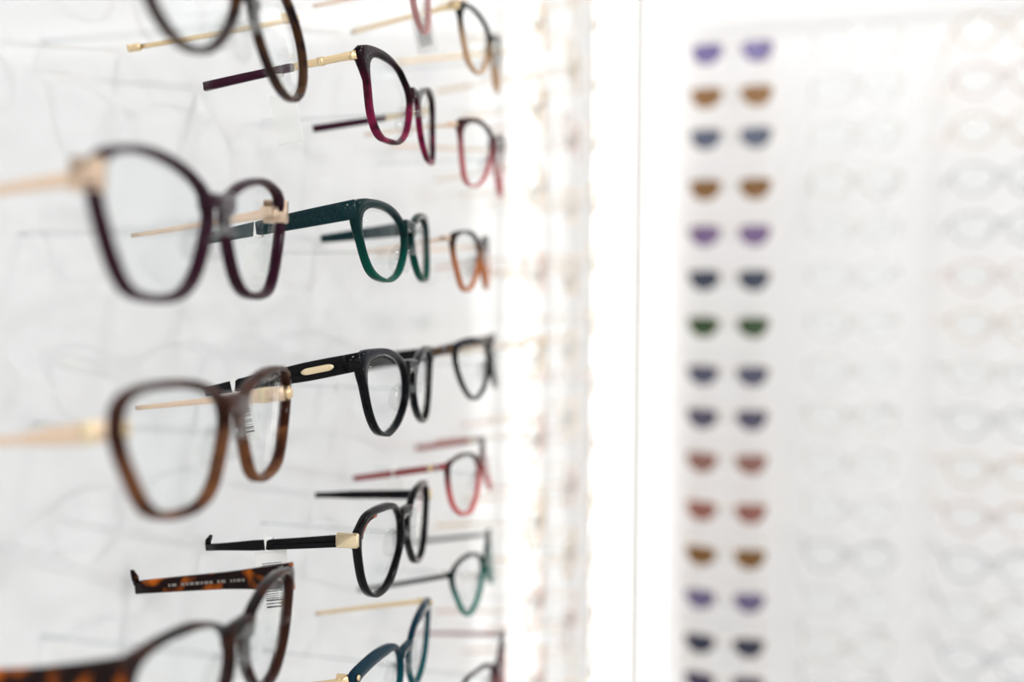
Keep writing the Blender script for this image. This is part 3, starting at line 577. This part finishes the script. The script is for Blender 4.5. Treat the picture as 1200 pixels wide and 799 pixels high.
ORD = ['topmost', 'second down', 'third down', 'fourth down', 'fifth down', 'sixth down', 'seventh down', 'eighth down', 'ninth down', 'tenth down', 'eleventh down', 'twelfth down', 'thirteenth down', 'fourteenth down', 'lowest']
def nth(i, n): return 'lowest' if i == n - 1 else ORD[i]
AX_L = Matrix(((0, 0, 1), (1, 0, 0), (0, 1, 0))).to_4x4()          # local X=+y, Y=+z, Z=+x  (left wall)
AX_B = Matrix(((1, 0, 0), (0, 0, -1), (0, 1, 0))).to_4x4()         # local X=+x, Y=+z, Z=-y  (back wall)
def at_mm(x, y, z): return Matrix.Translation((x * .001, y * .001, z * .001 + CAM_H))
K_gold = kit(OVAL, 1.6, .0016, 2.0, 7, 2.4, 10, 9, 86, [(0, 2.4), (.1, 1.8), (1, 1.8)], 1.4)
M_champ = plain('champagne_metal', (246, 230, 212), 0.4, 0.3, noise=0.03)
M_blonde = clear('blonde_acetate', (246, 232, 214), 1.4, 0.1, 0.25, (244, 228, 208))
M_blush = clear('pale_blush_acetate', (246, 230, 224), 1.4, 0.1, 0.25, (244, 222, 212))
rnd = random.Random(11)
far_mats = [('champagne metal', M_champ), ('blonde', M_blonde), ('pale blush', M_blush)]
for ci, (cy_, zs) in enumerate(((792, [257, 182, 107, 32, -43, -118, -193, -268, -343]), (960, [332, 257, 182, 107, 32, -43, -118, -193, -268, -343, -418]), (1128, [357, 282, 207, 132, 57, -18, -93, -168, -243, -318, -393, -468]))):
    where = ('fourth column of the left wall', 'fifth column of the left wall', 'last column before the corner')[ci]
    for i, z in enumerate(zs):
        cn, cm = rnd.choice(far_mats)
        m = dict(front_frame=cm, lens=M_lens, nose_pad=M_pad, temple=M_champ, temple_tip=cm)
        mw = at_mm(90, cy_ + rnd.uniform(-3, 3), z) @ Matrix.Rotation(math.radians(rnd.uniform(2, 6)), 4, 'Z') @ AX_L
        kit_pair('eyeglasses', K_gold, m, mw, 'blurred %s eyeglasses, %s in the %s' % (cn, nth(i, len(zs)), where), 'eyeglasses', 'pale blurred eyeglasses at the end of the left wall')
        peg('clear peg for the %s glasses in the %s' % (nth(i, len(zs)), where), at_mm(90, cy_, z) @ AX_L, 90, 'clear pegs of the left display wall')

# back panel: one column of sunglasses, two of clear glasses
DEE = [(-33 - 23, 9), (-33 - 20, 12.5), (-33 - 8, 13.5), (-33 + 8, 13.2), (-33 + 19, 11), (-33 + 21, 6), (-33 + 18, -4), (-33 + 11, -12), (-33 + 1, -15.5), (-33 - 10, -14), (-33 - 18, -7), (-33 - 22, 2)]
K_sun = kit(DEE, 1.0, .0016, 2.0, 9, 1.8, 12, 6, 92, [(0, 2.4), (.1, 1.8), (1, 1.8)], 1.4)
SUN = [((357), 'violet', (118, 104, 176)), (296, 'brown', (168, 112, 52)), (238, 'slate grey', (92, 104, 134)), (167, 'tobacco brown', (156, 100, 40)), (102, 'purple', (126, 94, 156)), (39, 'navy', (60, 72, 98)), (-27, 'bottle green', (54, 92, 46)), (-96, 'blue-grey', (82, 84, 116)), (-158, 'grey-violet', (84, 80, 112)), (-221, 'rosewood', (160, 100, 88)), (-291, 'brick red', (168, 92, 78)), (-356, 'amber', (146, 90, 20)), (-419, 'lilac grey', (106, 94, 146)), (-484, 'midnight blue', (48, 52, 84)), (-540, 'dark purple', (64, 52, 92))]
for i, (z, cn, rgb) in enumerate(SUN):
    g_ = sum(rgb) / 3; rgb = tuple(min(255, (c * 0.68 + g_ * 0.32) * 1.04 + 4) for c in rgb)
    ml = clear('%s_sun_lens' % cn.replace(' ', '_').replace('-', '_'), tuple(255 * (c / 250) ** 0.5 for c in rgb), 1.45, 0.02, 0.12, rgb)
    m = dict(front_frame=M_champ, lens=ml, nose_pad=M_pad, temple=M_champ, temple_tip=M_blonde)
    mw = at_mm(246, 1301, z) @ AX_B
    kit_pair('sunglasses', K_sun, m, mw, 'sunglasses with %s half-moon lenses, %s in the back panel column' % (cn, nth(i, 15)), 'sunglasses', 'column of sunglasses on the back panel')
    peg('clear peg for the %s sunglasses on the back panel' % cn, mw, 99, 'clear pegs of the back panel')
K_clear = kit(OVAL, 3.0, .0014, 3.6, 7, 4, 10, 8, 94, [(0, 4.0), (.1, 3.4), (1, 3.0)], 2.2)
C_list = [('clear', (248, 246, 244), (240, 236, 232)), ('sand', (246, 238, 230), (232, 214, 198)), ('smoke', (238, 238, 240), (206, 208, 212)), ('rose', (246, 236, 232), (232, 210, 204))]
CM = {c: clear('%s_clear_acetate' % c, t, 1.35, 0.12, 0.2, h) for c, t, h in C_list}
CM['faint'] = clear('crystal_acetate', (251, 250, 249), 1.3, 0.12, 0.08, (244, 240, 238), gloss=0.5)
M_temp2 = {'faint': M_pad, 'clear': M_steel, 'sand': M_rose, 'smoke': M_steel, 'rose': M_rose}
col2 = ['faint', 'faint', 'faint', 'clear', 'faint', 'faint', 'faint', 'faint', 'clear', 'faint', 'faint', 'smoke', 'faint', 'clear', 'clear']
col3 = ['sand', 'rose', 'sand', 'smoke', 'smoke', 'rose', 'sand', 'clear', 'smoke', 'sand', 'rose', 'smoke', 'clear', 'smoke', 'smoke']
for xs, cols, where in ((412, col2, 'middle column of the back panel'), (592, col3, 'right-hand column of the back panel')):
    for i, c in enumerate(cols):
        z = 364 - 64.4 * i
        m = dict(front_frame=CM[c], lens=M_lens, nose_pad=M_pad, temple=CM[c], temple_tip=M_temp2[c])
        mw = at_mm(xs, 1301, z) @ AX_B
        kit_pair('eyeglasses', K_clear, m, mw, 'pale see-through %s eyeglasses, %s in the %s' % ('crystal' if c == 'faint' else c, nth(i, 15), where), 'eyeglasses', 'see-through eyeglasses on the back panel')
        peg('clear peg for the %s glasses in the %s' % (nth(i, 15), where), mw, 99, 'clear pegs of the back panel')
